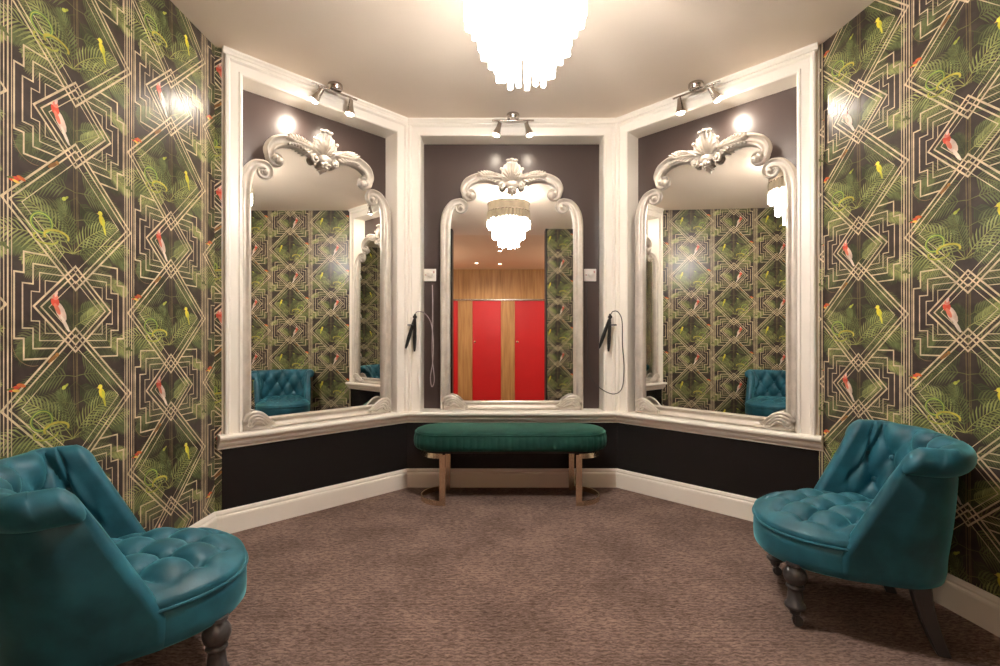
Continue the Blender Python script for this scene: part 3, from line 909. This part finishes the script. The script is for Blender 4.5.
for d, z, fl in ((.030,.342,0),(.008,.345,.4),(-.004,.358,1),(-.008,.385,1),(-.006,.415,1),(.000,.436,.7),(.006,.444,0)):
    P = [inset(outl, d)[i] for i in range(N)] if False else inset(outl, d)
    if fl:
        Q = inset(outl, d+.0055*fl)
        P = [(P[i][0]*abs(math.sin(PI*nf*i/N))**.5+Q[i][0]*(1-abs(math.sin(PI*nf*i/N))**.5), P[i][1]*abs(math.sin(PI*nf*i/N))**.5+Q[i][1]*(1-abs(math.sin(PI*nf*i/N))**.5)) for i in range(N)]
    rings.append([bm.verts.new((x,y,z)) for x,y in P])
for A, B in zip(rings, rings[1:]):
    for k in range(N): bm.faces.new((A[k],A[(k+1)%N],B[(k+1)%N],B[k]))
bm.faces.new(rings[0]); bm.faces.new(rings[-1])
seat = obj('upholstered_side', bm, M['green'], bn, angle=75)
bm = bmesh.new(); rings = []; ol = resample(stadium(.625,.188), 160)
for d, z in ((.008,.443),(.006,.450),(.012,.459),(.030,.466),(.07,.472),(.12,.475),(.165,.476)):
    rings.append([bm.verts.new((x,y,z)) for x,y in inset(ol,d)])
for A, B in zip(rings, rings[1:]):
    for k in range(160): bm.faces.new((A[k],A[(k+1)%160],B[(k+1)%160],B[k]))
bm.faces.new(rings[-1]); bm.faces.new(rings[0])
top = obj('seat_pad', bm, M['green'], bn, angle=75)
bm = bmesh.new(); tube(bm, [(x,y,.444) for x,y in inset(ol,.003)], .005, 8, closed=True); obj('piping', bm, M['green'], bn)
bm = bmesh.new()
P = inset(resample(stadium(.625,.188),120), .055)
a_ = [bm.verts.new((x,y,.322)) for x,y in P]; b_ = [bm.verts.new((x,y,.345)) for x,y in P]
for k in range(120): bm.faces.new((a_[k],a_[(k+1)%120],b_[(k+1)%120],b_[k]))
bm.faces.new(a_); bm.faces.new(b_); obj('underside_board', bm, M['edge'], bn)
for s in (-1,1):
    bm = bmesh.new()
    hd = .155; xc = s*.428; t_ = .004
    def strip(path, w, up):
        """flat bar: path of points, rectangular section, w along up"""
        rings = []
        P = [Vector(p) for p in path]
        for i in range(len(P)):
            d = (P[min(i+1,len(P)-1)]-P[max(i-1,0)]).normalized(); nn = d.cross(up).normalized()
            rings.append([bm.verts.new(P[i]+nn*t_*a+up*w*b) for a,b in ((1,.5),(-1,.5),(-1,-.5),(1,-.5))])
        for A, B in zip(rings, rings[1:]):
            for k in range(4): bm.faces.new((A[k],A[(k+1)%4],B[(k+1)%4],B[k]))
        bm.faces.new(rings[0]); bm.faces.new(rings[-1])
    for z in (.0165,.312):
        arc = [(xc+s*hd*math.sin(PI*k/24), -hd*math.cos(PI*k/24), z) for k in range(25)]
        strip(arc, .032, Vector((0,0,1)))
    for y in (-hd,hd):
        box(bm, (xc,y,.161), (.038,.009,.320))
    obj('leg', bm, M['gold'], bn, smooth=False)

# ------------------------------------------------------------------ sockets, hair straighteners
def socket(x, z, label):
    t = thing('wall_socket', label, 'socket', (x, YF+REC, z))
    bm = bmesh.new(); box(bm, (0,-.006,0), (.090,.012,.090), bev=.003); obj('faceplate', bm, M['plastic'], t, angle=30)
    bm = bmesh.new(); lathe(bm, [(.004,0),(.021,0),(.022,.004),(.020,.026),(.012,.032)], 20, Matrix.Translation((.004,-.012,.002)) @ Matrix.Rotation(PI/2,4,'X')); obj('plug', bm, M['plastic'], t)
    bm = bmesh.new(); box(bm, (.030,-.0135,.022), (.012,.004,.018), bev=.0015); box(bm, (-.030,-.0135,.0), (.010,.003,.010), bev=.001); obj('switch', bm, mat('switch_pink', (.55,.34,.30), .4), t)
    return t
socket(-.600, 1.517, 'small square white wall socket left of the middle mirror')
socket(.577, 1.517, 'small square white wall socket right of the middle mirror')
def px2(x, y, Y): return (CX+(x-500)/474*Y, Y, EYE+(340-y)/474*Y)
def straightener(label, top, e1, e2, cordpx, Y, hx, hlabel, colr):
    T = Vector(px2(*top, Y)); t = thing('hair_straightener', label, 'hair tool', T)
    for e in (e1, e2):
        E = Vector(px2(*e, Y))-T
        bm = bmesh.new(); d = E.normalized(); side = Vector((0,1,0)); w = d.cross(side)
        n = 12; rings = []
        for k in range(n+1):
            u = k/n; hw = .0065+.0045*math.sin(PI*min(1,u*1.1))+(.002 if u > .5 else 0); hh = .011
            if k in (0,n): hw *= .6; hh *= .7
            c = E*u
            rings.append([bm.verts.new(c+w*a*hw+side*b*hh) for a,b in ((1,.5),(.5,1),(-.5,1),(-1,.5),(-1,-.5),(-.5,-1),(.5,-1),(1,-.5))])
        for A, B in zip(rings, rings[1:]):
            for k in range(8): bm.faces.new((A[k],A[(k+1)%8],B[(k+1)%8],B[k]))
        bm.faces.new(rings[0]); bm.faces.new(rings[-1])
        obj('arm', bm, M['black'], t, angle=40)
    bm = bmesh.new(); lathe(bm, [(.006,-.013),(.013,-.013),(.014,0),(.013,.013),(.006,.013)], 16, Matrix.Rotation(PI/2,4,'X')); ellipsoid(bm, (0,0,.008), (.009,.009,.016)); obj('hinge', bm, M['black'], t)
    pts = [Vector(px2(a,b,Y))-T+Vector((0,o,0)) for a,b,o in cordpx]
    bm = bmesh.new(); tube(bm, spline(pts, 8), .0032, 8); obj('cord', bm, colr, t)
    hs = thing('wall_holder', hlabel, 'holder', px2(hx, 325, Y))
    bm = bmesh.new(); tube(bm, [(.022*math.cos(2*PI*k/24), .018*math.sin(2*PI*k/24), 0) for k in range(24)], .0048, 8, closed=True)
    obj('ring', bm, M['black'], hs)
    bm = bmesh.new(); box(bm, (.0,.022,0), (.022,.022,.030), bev=.004); box(bm, (0,.032,.02), (.026,.004,.07), bev=.0015); obj('bracket', bm, M['plastic'], hs, angle=30)
straightener('black hair straightener hanging on the white frame left of the bench mirror', (415,317), (405.6,348.5), (414.5,351.5),
   [(415,314,0),(418,311.5,.0),(424,313,.01),(430,322,.03),(432,340,.06),(431,362,.08),(428.5,378,.09),(430,388,.09),(432.5,380,.09),(430,355,.10),(430.5,325,.10),(430.5,300,.105),(430,283,.112)],
   3.29, 411, 'small black ring holder with white bracket on the left white frame', M['cord_grey'])
straightener('black hair straightener hanging on the white frame right of the bench mirror', (610,317), (599,348.5), (608.5,351.5),
   [(611,314,0),(613,311.5,.0),(618,312,.0),(622,321,.0),(622.5,345,.0),(624,368,.0),(622,388,.0),(614,394,.0),(603,390,.02),(593,380,.05),(589.5,362,.07),(590.5,340,.09),(589.5,312,.105),(590,283,.112)],
   3.29, 613, 'small black ring holder with white bracket on the right white frame', M['cord'])

# ------------------------------------------------------------------ washroom cubicles behind the camera (seen in the middle mirror)
YC = -3.6
bm = bmesh.new(); box(bm, (0,YC-.45,H/2-.17), (6.2,.1,H+.34)); box(bm, (0,YC-.02,2.26), (6.2,.05,.68)); struct('wall_cubicles', bm, M['wood'])
dx0 = -.60
k = 0
pitch = .95; dw = .64
doors = [(-.085-.030*10.3-.28, 0)]
def mx(px): return (px-500)/474*(6.72-YC)+CX
edges = [(409,457.5),(472,501),(515,547),(590,620),(662,692)]
for i, (a, b) in enumerate(edges):
    xa, xb = mx(a), mx(b)
    bm = bmesh.new(); box(bm, ((xa+xb)/2,YC-.010,.805), (xb-xa-.006,.030,2.20), bev=.003)
    o = struct('door_%d' % (i+1), bm, M['red'])
    bm = bmesh.new(); lathe(bm, [(.010,0),(.022,.004),(.022,.020),(.012,.026)], 14, Matrix.Translation((xa+.055,YC+.005,1.0)) @ Matrix.Rotation(-PI/2,4,'X'))
    obj('door_handle', bm, M['gold'], o)
    if i+1 < len(edges):
        xc2 = mx(edges[i+1][0])
        bm = bmesh.new(); box(bm, ((xb+xc2)/2,YC-.012,.785), (xc2-xb-.006,.04,2.27)); struct('trim_%d' % (30+i), bm, M['wood'])
bm = bmesh.new(); box(bm, (0,YC+.012,1.925), (5.9,.03,.020)); struct('trim_40', bm, M['chrome'])
for s in (-1,1):
    bm = bmesh.new(); box(bm, (s*3.05,-1.9,H/2-.17), (.1,4.2,H+.34)); struct('wall_washroom_'+('right' if s > 0 else 'left'), bm, M['ceiling'])
for s, x0_, x1_ in ((1,1.806,3.05),(-1,-3.05,-1.60)):
    bm = bmesh.new(); box(bm, ((x0_+x1_)/2,.12,H/2), (x1_-x0_,.16,H)); struct('wall_side_'+('right' if s > 0 else 'left'), bm, M['ceiling'])
for i, (x, y) in enumerate(((-.085,-1.43),(-.56,-2.75),(-.085,-2.85),(1.0,-1.43),(1.2,-2.85),(-1.3,-1.43))):
    t = thing('recessed_downlight', ['recessed downlight nearest the doorway, reflected below the chandelier','recessed downlight furthest left above the red doors in the mirror','recessed downlight in the middle above the red doors in the mirror','recessed downlight on the right nearer the doorway','recessed downlight on the far right above the red doors','recessed downlight on the left nearer the doorway'][i], 'downlight', (x,y,H))
    bm = bmesh.new(); lathe(bm, [(.034,0),(.045,0),(.045,-.004),(.036,-.006),(.034,0)], 24, cap=False); obj('bezel', bm, M['plastic'], t)
    bm = bmesh.new(); lathe(bm, [(.033,-.001),(.033,-.003)], 24); obj('lamp_face', bm, M['downlight'], t)
    ld = bpy.data.lights.new('downlight', 'SPOT'); ld.energy = 32; ld.color = (1,.82,.62); ld.spot_size = math.radians(150); ld.spot_blend = .9; ld.shadow_soft_size = .04
    lo = bpy.data.objects.new('downlight_lamp', ld); link(lo); lo.location = (x,y,H-.02)

for x in (-1.9,1.9): plight('washroom_fill_light', (x,-1.7,1.9), 22, (1,.84,.66), .12)  # added fill lights in mid-air, no fixture; they brighten washroom ceiling and doors
# ------------------------------------------------------------------ world, camera
w = bpy.data.worlds.new('world'); S.world = w; w.use_nodes = True
w.node_tree.nodes['Background'].inputs[0].default_value = (1,.9,.8,1); w.node_tree.nodes['Background'].inputs[1].default_value = .3
cam = bpy.data.cameras.new('camera'); co = bpy.data.objects.new('camera', cam); link(co)
cam.sensor_width = 36; cam.lens = 36*.474; cam.shift_y = .007; cam.clip_start = .02
co.location = (CX,0,EYE); co.rotation_euler = (PI/2,0,0)
S.camera = co
S.view_settings.view_transform = 'Standard'
S.view_settings.look = 'None'
S.view_settings.exposure = .86
S.cycles.max_bounces = 14; S.cycles.diffuse_bounces = 6; S.cycles.glossy_bounces = 8
S.cycles.sample_clamp_indirect = 6; S.cycles.caustics_reflective = False; S.cycles.caustics_refractive = False
